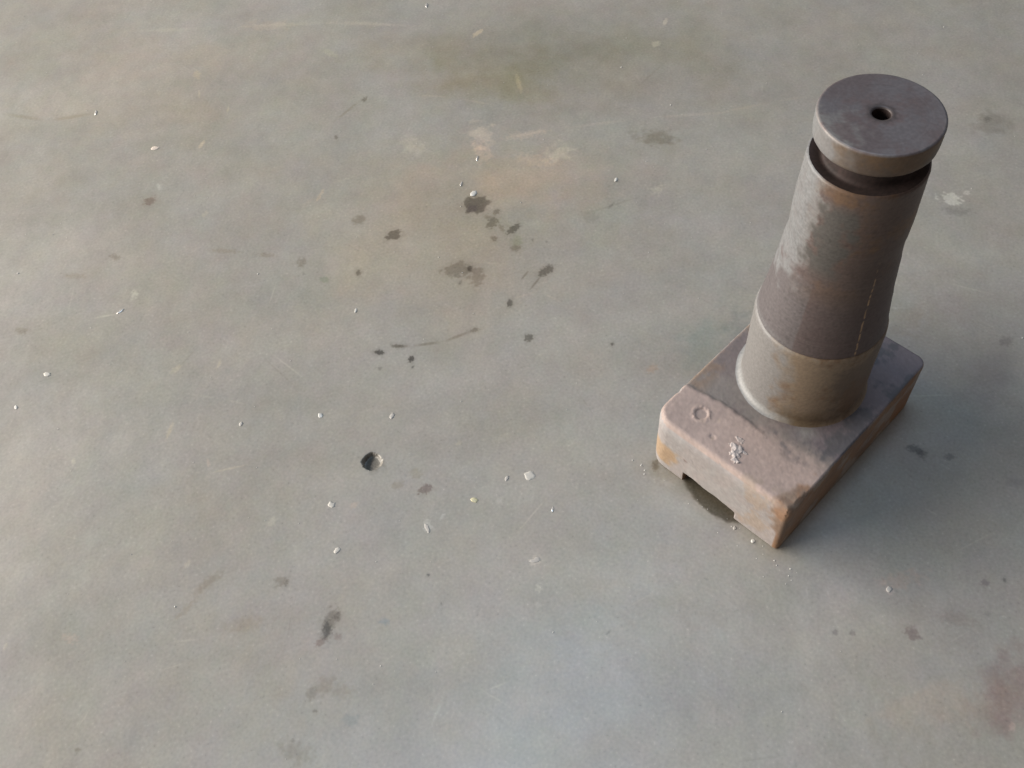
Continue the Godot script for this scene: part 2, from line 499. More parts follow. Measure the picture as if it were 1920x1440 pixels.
func build_foot(m: Material) -> MeshInstance3D:
	var lo := Vector3(-44.0, -2.5, -72.5)
	var cell := 1.0
	var nx := 85
	var ny := 43
	var nz := 125
	var f := PackedFloat32Array()
	f.resize(nx * ny * nz)
	var at := 0
	for k in nz:
		for j in ny:
			for i in nx:
				var p := lo + Vector3(i, j, k) * cell
				var q := (p - Vector3(-0.9, 19.0, -10.2)).abs() - Vector3(41.0, 19.0, 60.1)
				var box := maxf(q.x, maxf(q.y, q.z))
				if box > 2.2:
					f[at] = box
				elif box < -11.0 and absf(p.x) > 22.0 or box < -11.0 and p.y > 10.0:
					f[at] = box
				else:
					f[at] = foot(p)
				at += 1
	var cell_vertex := PackedInt32Array()
	cell_vertex.resize(nx * ny * nz)
	cell_vertex.fill(-1)
	var v := PackedVector3Array()
	var n := PackedVector3Array()
	var c := PackedColorArray()
	var idx := PackedInt32Array()
	var sx := 1
	var sy := nx
	var sz := nx * ny
	var step := [0, sx, sy, sx + sy, sz, sz + sx, sz + sy, sz + sx + sy]
	var corner := []
	for q in 8:
		corner.append(Vector3(q & 1, (q >> 1) & 1, (q >> 2) & 1))
	var edges := [[0, 1], [2, 3], [4, 5], [6, 7], [0, 2], [1, 3], [4, 6], [5, 7], [0, 4], [1, 5], [2, 6], [3, 7]]
	for k in nz - 1:
		for j in ny - 1:
			for i in nx - 1:
				var b := i * sx + j * sy + k * sz
				var s0 := f[b] < 0.0
				if (f[b + 1] < 0.0) == s0 and (f[b + sy] < 0.0) == s0 and (f[b + sx + sy] < 0.0) == s0 and (f[b + sz] < 0.0) == s0 and (f[b + sz + 1] < 0.0) == s0 and (f[b + sz + sy] < 0.0) == s0 and (f[b + sz + sy + 1] < 0.0) == s0:
					continue
				var sum := Vector3.ZERO
				var cnt := 0
				for e in edges:
					var d0: float = f[b + step[e[0]]]
					var d1: float = f[b + step[e[1]]]
					if (d0 < 0.0) != (d1 < 0.0):
						var c0: Vector3 = corner[e[0]]
						sum += c0.lerp(corner[e[1]], d0 / (d0 - d1))
						cnt += 1
				var p := lo + (Vector3(i, j, k) + sum / cnt) * cell
				p.y = maxf(p.y, 0.02)
				var h := 0.35
				var here := foot(p)
				var g := Vector3(foot(p + Vector3(h, 0, 0)) - here, foot(p + Vector3(0, h, 0)) - here, foot(p + Vector3(0, 0, h)) - here).normalized()
				cell_vertex[b] = v.size()
				v.append(p * 0.001)
				n.append(g)
				c.append(tone_foot(p, g))
	for k in range(1, nz - 1):
		for j in range(1, ny - 1):
			for i in range(1, nx - 1):
				var b := i * sx + j * sy + k * sz
				var s0 := f[b] < 0.0
				if (f[b + sx] < 0.0) != s0:
					quad(idx, cell_vertex[b - sy - sz], cell_vertex[b - sz], cell_vertex[b], cell_vertex[b - sy], s0)
				if (f[b + sy] < 0.0) != s0:
					quad(idx, cell_vertex[b - sz - sx], cell_vertex[b - sx], cell_vertex[b], cell_vertex[b - sz], s0)
				if (f[b + sz] < 0.0) != s0:
					quad(idx, cell_vertex[b - sx - sy], cell_vertex[b - sy], cell_vertex[b], cell_vertex[b - sx], s0)
	return commit("rectangular_foot", v, n, c, PackedVector2Array(), idx, m, pin)


func quad(idx: PackedInt32Array, a: int, b: int, c: int, d: int, inside: bool) -> void:
	if a < 0 or b < 0 or c < 0 or d < 0:
		return
	if inside:
		idx.append_array([a, c, b, a, d, c])
	else:
		idx.append_array([a, b, c, a, c, d])


func build_pin() -> void:
	pin = Node3D.new()
	pin.name = "steel_pin"
	add_child(pin)
	pin.position = Vector3(0.14698, 0, -0.28381)
	pin.rotation.y = deg_to_rad(130.775)
	tag(pin, "rusty grey steel pin with grooved head, standing upright on its rectangular foot", "machine part")
	var skin := steel("worn_steel", 0.52, 0.1)
	var cast := steel("rusted_foot_steel", 0.6, 0.0)
	var face := steel("sawn_end_steel", 0.5, 0.15)
	var black := steel("groove_shade", 0.75, 0.0)  # for the recesses, whose shade is painted in as dark colour

	var foot_mesh := build_foot(cast)
	foot_mesh.set_meta("label", "pinkish grey rectangular foot with rusty chipped corner")

	# collar: fillet at the foot, nearly straight, chamfer at its top
	var prof := []
	for k in 9:
		var a := PI * 0.5 * k / 8.0
		prof.append(Vector2(34.4 - 4.0 * sin(a), 36.85 + 4.0 * (1.0 - cos(a))))
	prof.append_array([Vector2(30.3, 60.0), Vector2(30.4, 87.3), Vector2(30.25, 88.3), Vector2(29.9, 89.0), Vector2(29.2, 89.5)])
	lathe("collar", fill(prof, 0.7), 360, tone_collar, 0.18, skin, pin)

	# tapering shaft with a slight worn waist
	prof = [Vector2(28.6, 88.6), Vector2(29.5, 89.6), Vector2(29.55, 90.2), Vector2(29.2, 92.5), Vector2(27.8, 103.0), Vector2(26.1, 118.0), Vector2(24.75, 134.0), Vector2(24.05, 140.0), Vector2(23.9, 143.5),
		Vector2(24.2, 150.0), Vector2(24.2, 160.0), Vector2(23.85, 172.0), Vector2(23.55, 181.6), Vector2(23.3, 182.3), Vector2(22.7, 182.6)]
	lathe("shaft", fill(prof, 0.6), 420, tone_shaft, 0.16, skin, pin)

	# groove: ledge on the shaft, narrow neck, underside of the head
	prof = [Vector2(22.72, 182.58), Vector2(18.4, 182.3), Vector2(17.6, 182.8), Vector2(17.4, 184.0), Vector2(17.4, 190.4), Vector2(18.0, 191.6), Vector2(20.0, 191.9)]
	lathe("neck", fill(prof, 0.8), 200, tone_neck, 0.12, black, pin)

	prof = [Vector2(17.6, 191.8), Vector2(22.0, 191.9), Vector2(22.9, 192.3), Vector2(23.4, 193.2), Vector2(23.6, 195.0), Vector2(23.75, 201.9), Vector2(23.6, 202.6), Vector2(23.1, 203.0), Vector2(4.2, 202.9), Vector2(3.7, 202.7), Vector2(3.5, 202.2)]
	lathe("head", fill(prof, 0.5), 360, tone_head, 0.13, face, pin)
	prof = [Vector2(3.52, 202.25), Vector2(3.4, 199.0), Vector2(3.2, 195.5), Vector2(0.0, 194.6)]
	lathe("centre_hole", fill(prof, 0.6), 64, tone_neck, 0.1, black, pin)

	# light scab of dried stuff on the front strip
	build_scab(cast)


func build_scab(m: Material) -> void:
	var lobes := [[-2.5, -57.6, 3.8, 2.6, 0.9], [-3.8, -60.6, 3.0, 2.5, 1.0], [-0.2, -57.4, 2.4, 1.7, 0.8], [-6.2, -63.4, 2.5, 1.8, 0.9], [-6.6, -57.0, 2.6, 1.0, 0.5], [-1.0, -52.6, 3.2, 1.6, 0.4], [-4.6, -58.2, 2.0, 2.0, 0.8]]
	var v := PackedVector3Array()
	var n := PackedVector3Array()
	var c := PackedColorArray()
	var idx := PackedInt32Array()
	var w := 61
	var hs := PackedFloat32Array()
	for j in w:
		for i in w:
			var x := -11.0 + 14.0 * i / (w - 1.0)
			var z := -66.0 + 17.0 * j / (w - 1.0)
			var h := 0.0
			for l in lobes:
				var dx: float = (x - l[0]) / l[2]
				var dz: float = (z - l[1]) / l[3]
				var d := sqrt(dx * dx + dz * dz) + 0.42 * wobble.get_noise_2d(x * 3.2, z * 3.2)
				h = maxf(h, l[4] * smoothstep(1.05, 0.55, d))
			h *= 0.85 + 0.5 * wobble.get_noise_2d(x * 2.2 + 60.0, z * 2.2)
			hs.append(h)
			var y := top_of(Vector3(x, 38, z)) - 0.14 + h * 0.9
			v.append(Vector3(x, y, z) * 0.001)
			c.append(mixc(Color(0.66, 0.59, 0.55), Color(0.74, 0.70, 0.68), h * 2.0) * (1.0 + 0.12 * n_edge.get_noise_2d(x * 2.0, z * 2.0)))
	for j in w:
		for i in w:
			var a: float = hs[j * w + mini(i + 1, w - 1)] - hs[j * w + maxi(i - 1, 0)]
			var b: float = hs[mini(j + 1, w - 1) * w + i] - hs[maxi(j - 1, 0) * w + i]
			n.append(Vector3(-a / 0.47 * 0.9, 1.0, -b / 0.57 * 0.9).normalized())
	for j in w - 1:
		for i in w - 1:
			var k := j * w + i
			if maxf(maxf(hs[k], hs[k + 1]), maxf(hs[k + w], hs[k + w + 1])) > 0.02:
				idx.append_array([k, k + 1, k + w, k + 1, k + w + 1, k + w])
	var o := commit("paint_scab", v, n, c, PackedVector2Array(), idx, m, pin)
	o.set_meta("label", "pale crusty scab of dried paint")


# ------------------------------------------------------------------ small debris on the floor

func chip_material(c: Color, rough: float, metal := 0.0) -> StandardMaterial3D:
	var m := StandardMaterial3D.new()
	m.resource_name = "chip"
	m.albedo_color = c
	m.roughness = rough
	m.metallic = metal
	m.metallic_specular = 0.6
	return m


func chip(called: String, label: String, x: float, z: float, la: float, lb: float, deg: float, tall: float, m: Material, sd: int, tilt := 0.0, notch := 0.0) -> void:
	# a flat flake with an uneven outline, bevelled and slightly domed; everything in millimetres
	var rng := RandomNumberGenerator.new()
	rng.seed = sd
	var a := la * 0.85
	var b := lb * 0.85
	var thick := tall * 0.32
	var sides := 14
	var st := SurfaceTool.new()
	st.begin(Mesh.PRIMITIVE_TRIANGLES)
	st.set_smooth_group(0)
	var rings := [[], [], []]
	for s in sides:
		var t := TAU * s / sides
		var r := 1.0 + rng.randf_range(-0.17, 0.15)
		if notch > 0.0 and absf(wrapf(t - 1.1, -PI, PI)) < 0.6:
			r *= 1.0 - notch
		var q := Vector2(cos(t) * a * r, sin(t) * b * r)
		var lift := thick * rng.randf_range(0.8, 1.2)
		rings[0].append(Vector3(q.x, 0.02, q.y))
		rings[1].append(Vector3(q.x * 0.96, lift * 0.65, q.y * 0.96))
		rings[2].append(Vector3(q.x * 0.62, lift, q.y * 0.62))
	var mid := Vector3(0, thick * rng.randf_range(0.7, 1.15), 0)
	for s in sides:
		var t := (s + 1) % sides
		for k in 2:
			var p0: Vector3 = rings[k][s]
			var p1: Vector3 = rings[k][t]
			var p2: Vector3 = rings[k + 1][s]
			var p3: Vector3 = rings[k + 1][t]
			for p in [p0, p1, p2, p1, p3, p2]:
				st.add_vertex(p * 0.001)
		for p in [rings[2][s], rings[2][t], mid]:
			st.add_vertex(p * 0.001)
	st.generate_normals()
	var o := MeshInstance3D.new()
	o.name = called
	o.mesh = st.commit()
	(o.mesh as ArrayMesh).surface_set_material(0, m)
	add_child(o, true)
	o.position = Vector3(x * 0.001, 0.0, z * 0.001)
	o.rotation = Vector3(0, deg_to_rad(-deg), deg_to_rad(tilt))
	tag(o, label, "chip" if called.contains("chip") else ("shaving" if called.contains("shaving") else "crumb"))


func build_debris() -> void:
	var white := chip_material(Color(0.79, 0.77, 0.73), 0.6)
	var glint := chip_material(Color(0.84, 0.83, 0.80), 0.35)
	var pale := chip_material(Color(0.72, 0.70, 0.67), 0.65)
	var pinkish := chip_material(Color(0.86, 0.80, 0.74), 0.55)
	var yellow := chip_material(Color(0.84, 0.81, 0.66), 0.5)
	var metal := chip_material(Color(0.93, 0.92, 0.9), 0.25, 0.6)
	chip("paint_chip", "bright white paint chip at the rim of the largest dark oil spot", -12.4, -479.3, 3.6, 2.3, 118, 1.3, glint, 1, 5.0)
	chip("metal_shaving", "short bright metal shaving just above the largest dark oil spot", -19.9, -489.5, 2.8, 0.9, 107, 1.1, metal, 2, 4.0)
	chip("paint_chip", "cream paint chip with a tail, on the bare floor far from the oil spots", -232.0, -557.0, 3.6, 2.3, 175, 0.9, pinkish, 3, 2.0)
	chip("metal_shaving", "bright curl of metal at the end of a thin pale scratch", -234.0, -407.8, 2.9, 0.9, 139, 0.9, metal, 4)
	chip("paint_chip", "square white paint chip, farthest from the steel pin of the white chips", -270.9, -364.4, 2.7, 1.7, -160, 0.8, white, 5)
	chip("paint_chip", "small bright white chip behind the round pit and beside the scratched circle", -108.0, -315.2, 1.9, 1.6, -133, 1.1, glint, 6, 6.0)
	chip("paint_chip", "three-cornered white paint chip between the round pit and the lone oval chip", -100.3, -257.9, 2.5, 2.1, -133, 0.9, white, 7, 3.0, 0.4)
	chip("paint_chip", "yellowish white paint chip lying beside the small brown mark", -25.7, -251.8, 2.6, 1.6, -160, 1.0, yellow, 8, 5.0)
	chip("paint_chip", "long narrow white flake with a split end, in front of the yellowish chip", -50.7, -238.5, 3.4, 1.4, 74, 0.5, pale, 9, 2.0, 0.3)
	chip("paint_chip", "lone oval white chip lying in front of the three-cornered chip", -96.9, -231.0, 2.3, 1.6, 128, 0.8, white, 10, 2.0)
	chip("paint_chip", "largest roundish pale paint chip on the open floor", 4.3, -263.1, 3.5, 3.2, -154, 0.7, white, 11, 1.5)
	chip("paint_chip", "pale notched flake in front of the largest roundish chip", 2.5, -214.6, 3.2, 2.0, 174, 0.4, pale, 12, 0.0, 0.6)
	chip("metal_shaving", "bright needle of metal beside the largest roundish chip", 14.2, -241.9, 2.1, 0.55, 108, 0.7, metal, 13, 3.0)
	chip("glass_crumb", "clear bright crumb in front of the steel pin's notched foot", 111.2, -212.7, 1.4, 1.2, 121, 1.3, glint, 14, 8.0)
	chip("glass_crumb", "tiny pale crumb touching the edge of the steel pin's channel", 103.7, -220.9, 1.3, 0.9, 107, 0.9, pale, 15)
	chip("metal_shaving", "thin bright shaving on the floor behind the cream chip", -281.4, -603.5, 3.4, 1.1, 87, 0.8, metal, 16, 3.0)
	chip("metal_shaving", "bright sliver of metal at the far edge of the floor", -36.4, -694.7, 3.8, 1.1, 98, 1.1, metal, 17, 4.0)
	chip("glass_crumb", "lone bright crumb between the oil spots and the steel pin", 81.3, -478.7, 2.5, 1.2, 115, 1.2, glint, 18, 5.0)
	chip("metal_shaving", "tiny bright shaving on the pale warm patch behind the oil spots", -7.8, -512.8, 2.8, 0.9, 101, 1.0, metal, 19)
	chip("glass_crumb", "bright crumb beside the tiny dark spots and the thin dark streak", -89.0, -389.4, 2.1, 0.8, 102, 0.9, glint, 20, 4.0)
	chip("paint_chip", "small pale chip between the scratched circle and the bright white chip", -152.5, -315.0, 1.7, 1.2, 95, 0.8, pale, 21)
	chip("paint_chip", "dull pale chip behind the round pit", -68.0, -310.0, 2.4, 1.4, 114, 0.7, pale, 22)
	chip("paint_chip", "narrow pale chip next to the largest roundish chip", -7.8, -262.9, 2.0, 1.0, 109, 0.7, pale, 23)
	chip("paint_chip", "dusty white chip on the faint light patch in front of the steel pin", 169.3, -180.7, 1.9, 1.5, 132, 0.9, pale, 24)
	chip("glass_crumb", "tiny bright crumb beyond the square white chip", -284.5, -342.5, 1.7, 1.0, 72, 0.9, glint, 25)
	# the finest grit, past counting
	var rng := RandomNumberGenerator.new()
	rng.seed = 99
	var grain := SphereMesh.new()
	grain.radius = 0.0005
	grain.height = 0.0007
	grain.radial_segments = 6
	grain.rings = 3
	grain.material = glint
	var mm := MultiMesh.new()
	mm.transform_format = MultiMesh.TRANSFORM_3D
	mm.mesh = grain
	var places := []
	for i in 420:
		var x := rng.randf_range(-0.44, 0.42)
		var z := rng.randf_range(-0.80, -0.07)
		var keep := 0.75 - 0.9 * x - 0.4 * absf(z + 0.42)
		if rng.randf() > keep or (Vector2(x - 0.147, z + 0.284).length() < 0.085):
			continue
		var s := rng.randf_range(0.22, 0.55) * (1.8 if rng.randf() < 0.1 else 1.0)
		places.append(Transform3D(Basis(Vector3.UP, rng.randf() * TAU) * Basis.from_scale(Vector3(s * rng.randf_range(0.7, 1.8), s, s)), Vector3(x, 0.0001, z)))
	for k in 26:
		var t := rng.randf_range(-0.02, 0.09)
		var p := Vector3(0.1211, 0, -0.2061).lerp(Vector3(0.0691, 0, -0.2665), t / 0.08) + Vector3(-0.76, 0, 0.65) * rng.randf_range(0.001, 0.012)
		var s := rng.randf_range(0.3, 0.9)
		places.append(Transform3D(Basis.from_scale(Vector3(s, s, s)), p))
	mm.instance_count = places.size()
	for k in places.size():
		mm.set_instance_transform(k, places[k])
	var g := MultiMeshInstance3D.new()
	g.name = "fine_grit"
	g.multimesh = mm
	add_child(g)
	g.set_meta("kind", "stuff")
	tag(g, "fine bright grit and dust scattered over the concrete floor", "grit")


func stains_and_shade() -> void:  # marks of the concrete, with some shade and sheen painted among them
	stain_or_shade(-11.6, -469.2, 16.2, 15.1, 126, Color(0.938, 0.936, 0.932), 0.8, 0.3)
	stain_or_shade(1.0, -460.5, 6.4, 4.9, 111, Color(0.965, 0.962, 0.957), 0.8, 0.3)
	stain_or_shade(-2.4, -450.9, 10.0, 7.3, 117, Color(0.96, 0.958, 0.953), 0.8, 0.3)
	stain_or_shade(10.6, -443.8, 10.7, 5.7, 135, Color(0.943, 0.94, 0.936), 0.8, 0.3)
	stain_or_shade(-2.4, -437.2, 5.9, 5.0, 68, Color(0.969, 0.966, 0.962), 0.8, 0.3)
	stain_or_shade(10.6, -427.1, 7.2, 6.2, 171, Color(0.971, 0.969, 0.964), 0.8, 0.3)
	stain_or_shade(-65.7, -449.0, 10.2, 8.5, 145, Color(0.943, 0.94, 0.936), 0.8, 0.3)
	stain_or_shade(-88.1, -466.0, 9.7, 8.2, 151, Color(0.976, 0.973, 0.968), 0.8, 0.3)
	stain_or_shade(-27.2, -414.3, 16.3, 12.2, 173, Color(0.969, 0.966, 0.962), 0.8, 0.3)
	stain_or_shade(-15.0, -408.2, 15.6, 9.8, 99, Color(0.974, 0.971, 0.966), 0.8, 0.3)
	stain_or_shade(-18.9, -414.1, 5.4, 4.0, 87, Color(0.938, 0.936, 0.932), 0.8, 0.3)
	stain_or_shade(-25.4, -403.1, 4.9, 2.7, 110, Color(0.967, 0.967, 0.967), 0.8, 0.3)
	stain_or_shade(-88.0, -420.0, 6.2, 4.1, 83, Color(0.947, 0.945, 0.941), 0.8, 0.3)
	stain_or_shade(-229.0, -503.7, 10.4, 8.5, 116, Color(0.974, 0.965, 0.963), 0.8, 0.3)
	stain_or_shade(-75.3, -355.9, 6.0, 4.0, -154, Color(0.916, 0.914, 0.911), 0.8, 0.3)
	stain_or_shade(-56.7, -348.4, 5.3, 3.7, 118, Color(0.912, 0.91, 0.907), 0.8, 0.3)
	stain_or_shade(-55.9, -342.6, 3.2, 2.1, 116, Color(0.945, 0.945, 0.945), 0.8, 0.3)
	stain_or_shade(-18.6, -365.3, 6.3, 4.3, 165, Color(0.965, 0.962, 0.957), 0.8, 0.3)
	stain_or_shade(3.3, -383.0, 6.8, 4.0, 103, Color(0.934, 0.932, 0.928), 0.8, 0.3)
	stain_or_shade(-84.9, -587.5, 7.4, 4.4, 114, Color(0.965, 0.962, 0.957), 0.8, 0.3)
	stain_or_shade(27.8, -405.9, 11.1, 6.7, 141, Color(0.943, 0.94, 0.936), 0.8, 0.3)
	stain_or_shade(12.0, -355.3, 6.1, 5.7, 77, Color(0.943, 0.94, 0.936), 0.8, 0.3)
	stain_or_shade(59.4, -344.8, 3.6, 2.8, 99, Color(0.934, 0.932, 0.928), 0.8, 0.3)
	stain_or_shade(-51.1, -261.4, 8.2, 5.5, 155, Color(0.963, 0.954, 0.952), 0.8, 0.3)
	stain_or_shade(-100.0, -193.1, 15.0, 6.7, 108, Color(0.969, 0.966, 0.962), 0.8, 0.3)
	stain_or_shade(-101.0, -189.4, 8.5, 4.5, 95, Color(0.938, 0.936, 0.932), 0.8, 0.3)
	stain_or_shade(-96.2, -195.4, 5.1, 4.0, 77, Color(0.967, 0.964, 0.96), 0.8, 0.3)
	stain_or_shade(-122.3, -216.2, 4.6, 2.6, 102, Color(0.965, 0.962, 0.957), 0.8, 0.3)
	stain_or_shade(-105.6, -150.7, 3.1, 2.2, -165, Color(0.965, 0.962, 0.957), 0.8, 0.3)
	stain_or_shade(208.2, -252.6, 5.8, 5.5, 136, Color(0.967, 0.967, 0.967), 0.8, 0.3)
	stain_or_shade(224.0, -179.6, 3.1, 2.1, 124, Color(0.956, 0.956, 0.956), 0.8, 0.3)
	stain_or_shade(-51.3, -212.7, 2.2, 2.0, 70, Color(0.945, 0.945, 0.945), 0.8, 0.3)
	stain_or_shade(-45.5, -196.8, 1.9, 1.8, 68, Color(0.956, 0.956, 0.956), 0.8, 0.3)
	stain_or_shade(-64.3, -359.2, 7.8, 3.6, -170, Color(0.956, 0.953, 0.949), 0.8, 0.3)
	stain_or_shade(70.5, -261.8, 8.0, 4.3, 100, Color(0.956, 0.949, 0.938), 0.8, 0.3)
	stain_or_shade(-79.9, -281.9, 11.0, 9.2, 72, Color(0.925, 0.925, 0.924), 0.8, 0.3)  # soft halo of the shade painted in the pit
	stain_or_shade(87.3, -616.0, 183.2, 71.7, -170, Color(0.925, 0.92, 0.89), 0.95, 0.3)
	stain_or_shade(244.5, -258.1, 162.2, 108.9, 121, Color(0.9, 0.9, 0.905), 0.95, 0.2)  # broad dimming beyond the pin, falloff of light painted into the concrete
	stain_or_shade(0.1, -608.2, 90.9, 51.9, -157, Color(0.965, 0.96, 0.93), 0.95, 0.3)
	stain_or_shade(72.1, -620.5, 50.8, 23.8, -169, Color(0.965, 0.96, 0.945), 0.9, 0.4)
	stain_or_shade(10.3, -588.0, 71.2, 27.9, -153, Color(0.95, 0.94, 0.9), 0.9, 0.35)
	stain_or_shade(113.8, -515.3, 17.9, 9.6, -162, Color(0.88, 0.867, 0.845), 0.7, 0.4)
	stain_or_shade(207.0, -129.1, 33.4, 15.6, 130, Color(0.91, 0.84, 0.84), 0.9, 0.3)
	stain_or_shade(111.7, -339.6, 27.7, 18.9, 127, Color(0.93, 0.96, 0.97), 0.9, 0.4)
	stain_or_shade(135.1, -348.4, 18.9, 12.7, 127, Color(0.9, 0.92, 0.93), 0.9, 0.4)
	stain_or_shade(259.1, -298.1, 39.6, 21.7, 115, Color(0.93, 0.92, 0.93), 0.95, 0.3)
	stain_or_shade(335.2, -496.4, 18.2, 14.8, 156, Color(0.9, 0.89, 0.88), 0.8, 0.4)
	stain_or_shade(333.3, -501.1, 4.4, 2.7, 116, Color(0.85, 0.85, 0.85), 0.7, 0.35)
	stain_or_shade(27.5, -485.1, 60.8, 37.6, -151, Color(1.03, 1.01, 0.99), 0.9, 0.4)
	stain_or_shade(-44.3, -446.4, 113.3, 95.8, -154, Color(1.03, 1, 0.965), 0.95, 0.3)
	stain_or_shade(21.0, -491.2, 91.0, 58.0, -169, Color(1.04, 1.01, 0.985), 0.95, 0.4)
	stain_or_shade(-258.9, -637.6, 129.7, 87.9, -152, Color(1.03, 1.01, 0.985), 0.95, 0.3)
	stain_or_shade(18.7, -138.6, 99.9, 45.2, -174, Color(0.985, 1, 1.03), 0.95, 0.2)  # cool reflection on the near floor, painted as a tint
	stain_or_shade(-4.6, -535.1, 16.5, 12.3, -84, Color(1.13, 1.1, 1.07), 0.8, 0.6)
	stain_or_shade(-4.0, -515.9, 13.7, 8.7, 90, Color(1.1, 1.07, 1.05), 0.8, 0.6)
	stain_or_shade(-52.6, -531.4, 13.3, 11.4, 67, Color(1.07, 1.07, 1.06), 0.8, 0.5)
	stain_or_shade(46.8, -509.9, 13.3, 9.7, 143, Color(1.1, 1.1, 1.08), 0.8, 0.6)
	stain_or_shade(26.5, -532.0, 18.4, 4.9, 176, Color(1.08, 1.06, 1.04), 0.7, 0.5)
	stain_or_shade(29.5, -505.6, 21.9, 7.1, -158, Color(1.06, 1.04, 1.02), 0.8, 0.5)
	stain_or_shade(105.3, -465.1, 6.9, 5.5, 101, Color(1.08, 1.08, 1.06), 0.7, 0.5)
	stain_or_shade(130.9, -617.1, 4.5, 3.9, 99, Color(1.16, 1.15, 1.13), 0.5, 0.35)
	stain_or_shade(142.1, -643.0, 5.6, 2.1, 114, Color(1.15, 1.14, 1.1), 0.5, 0.35)
	stain_or_shade(26.6, -588.4, 15.4, 2.3, 86, Color(1.14, 1.12, 1.09), 0.7, 0.4)
	stain_or_shade(0.8, -652.2, 7.8, 2.8, 133, Color(1.2, 1.16, 1.1), 0.5, 0.35)
	stain_or_shade(-82.5, -678.0, 46.4, 3.4, -167, Color(1.06, 1.05, 1.04), 0.8, 0.35)
	stain_or_shade(-161.9, -689.4, 30.0, 9.5, -168, Color(1.05, 1.03, 1.01), 0.8, 0.35)
	stain_or_shade(284.3, -431.2, 8.1, 6.3, -159, Color(1.2, 1.21, 1.21), 0.4, 0.5)
	stain_or_shade(296.4, -435.2, 2.6, 2.1, 139, Color(1.15, 1.15, 1.15), 0.5, 0.35)
	stain_or_shade(285.4, -420.1, 11.3, 4.7, -165, Color(0.9, 0.9, 0.9), 0.7, 0.4)
	stain_or_shade(60.5, -448.1, 7.1, 6.1, 95, Color(0.95, 0.95, 0.95), 0.6, 0.35)
	stain_or_shade(74.5, -455.8, 4.2, 1.2, 131, Color(0.88, 0.88, 0.88), 0.6, 0.35)
	stain_or_shade(-11.6, -469.2, 9.6, 9.0, 135, Color(0.72, 0.709, 0.691), 0.3, 0.3)
	stain_or_shade(-14.2, -466.1, 5.1, 4.6, -130, Color(0.9, 0.88, 0.92), 0.6, 0.35)
	stain_or_shade(1.0, -460.5, 3.2, 2.5, 117, Color(0.84, 0.827, 0.806), 0.5, 0.35)
	stain_or_shade(-2.4, -450.9, 5.6, 4.0, 120, Color(0.82, 0.808, 0.787), 0.4, 0.5)
	stain_or_shade(-5.1, -456.6, 2.8, 2.4, -159, Color(0.92, 0.906, 0.883), 0.6, 0.35)
	stain_or_shade(3.3, -445.8, 4.0, 2.1, 74, Color(0.88, 0.867, 0.845), 0.6, 0.35)
	stain_or_shade(10.6, -443.8, 6.1, 2.9, 137, Color(0.74, 0.729, 0.71), 0.35, 0.4)
	stain_or_shade(-2.4, -437.2, 3.0, 2.5, -121, Color(0.86, 0.847, 0.826), 0.5, 0.35)
	stain_or_shade(10.6, -427.1, 4.0, 3.2, 173, Color(0.87, 0.857, 0.835), 0.5, 0.35)
	stain_or_shade(11.8, -432.9, 7.3, 6.0, 88, Color(0.94, 0.96, 0.92), 0.8, 0.35)
	stain_or_shade(21.8, -432.9, 1.8, 1.0, 94, Color(0.87, 0.87, 0.87), 0.6, 0.35)
	stain_or_shade(30.3, -429.9, 1.4, 1.0, 93, Color(0.87, 0.87, 0.87), 0.6, 0.35)
	stain_or_shade(-65.7, -449.0, 5.9, 4.6, 149, Color(0.74, 0.729, 0.71), 0.3, 0.3)
	stain_or_shade(-88.1, -466.0, 5.5, 4.4, 155, Color(0.89, 0.877, 0.854), 0.5, 0.35)
	stain_or_shade(-27.2, -414.3, 9.9, 7.0, 173, Color(0.86, 0.847, 0.826), 0.35, 0.4)
	stain_or_shade(-15.0, -408.2, 9.3, 5.7, 100, Color(0.88, 0.867, 0.845), 0.5, 0.5)
	stain_or_shade(-18.9, -414.1, 2.7, 2.0, 87, Color(0.72, 0.709, 0.691), 0.4, 0.2)
	stain_or_shade(-25.4, -403.1, 2.4, 1.1, 113, Color(0.85, 0.85, 0.85), 0.5, 0.35)
	stain_or_shade(-88.0, -420.0, 3.1, 2.0, 83, Color(0.76, 0.749, 0.73), 0.5, 0.35)
	stain_or_shade(-123.8, -433.4, 5.4, 3.8, 83, Color(0.88, 0.867, 0.845), 0.6, 0.35)
	stain_or_shade(-108.9, -417.5, 4.4, 3.2, -140, Color(0.9, 0.93, 0.9), 0.6, 0.35)
	stain_or_shade(-122.1, -423.7, 1.8, 1.3, 76, Color(0.9, 0.9, 0.9), 0.6, 0.35)
	stain_or_shade(-229.0, -503.7, 5.9, 4.6, 124, Color(0.88, 0.84, 0.83), 0.5, 0.4)
	stain_or_shade(-244.8, -454.7, 5.3, 3.2, -143, Color(0.88, 0.867, 0.845), 0.7, 0.35)
	stain_or_shade(-268.3, -441.9, 10.6, 3.6, -169, Color(0.95, 0.936, 0.912), 0.8, 0.35)
	stain_or_shade(-174.1, -450.5, 14.2, 2.7, -167, Color(0.95, 0.936, 0.912), 0.8, 0.35)
	stain_or_shade(-146.3, -442.9, 9.1, 2.7, -166, Color(0.94, 0.926, 0.902), 0.8, 0.35)
	stain_or_shade(-293.5, -400.4, 6.0, 3.6, -160, Color(0.91, 0.896, 0.874), 0.7, 0.35)
	stain_or_shade(-75.3, -355.9, 3.3, 1.9, -157, Color(0.62, 0.611, 0.595), 0.4, 0.4)
	stain_or_shade(-56.7, -348.4, 2.7, 1.8, 122, Color(0.6, 0.591, 0.576), 0.4, 0.5)
	stain_or_shade(-55.9, -342.6, 1.4, 0.7, 122, Color(0.75, 0.75, 0.75), 0.5, 0.35)
	stain_or_shade(-74.7, -344.2, 2.0, 1.4, 124, Color(0.85, 0.85, 0.85), 0.6, 0.35)
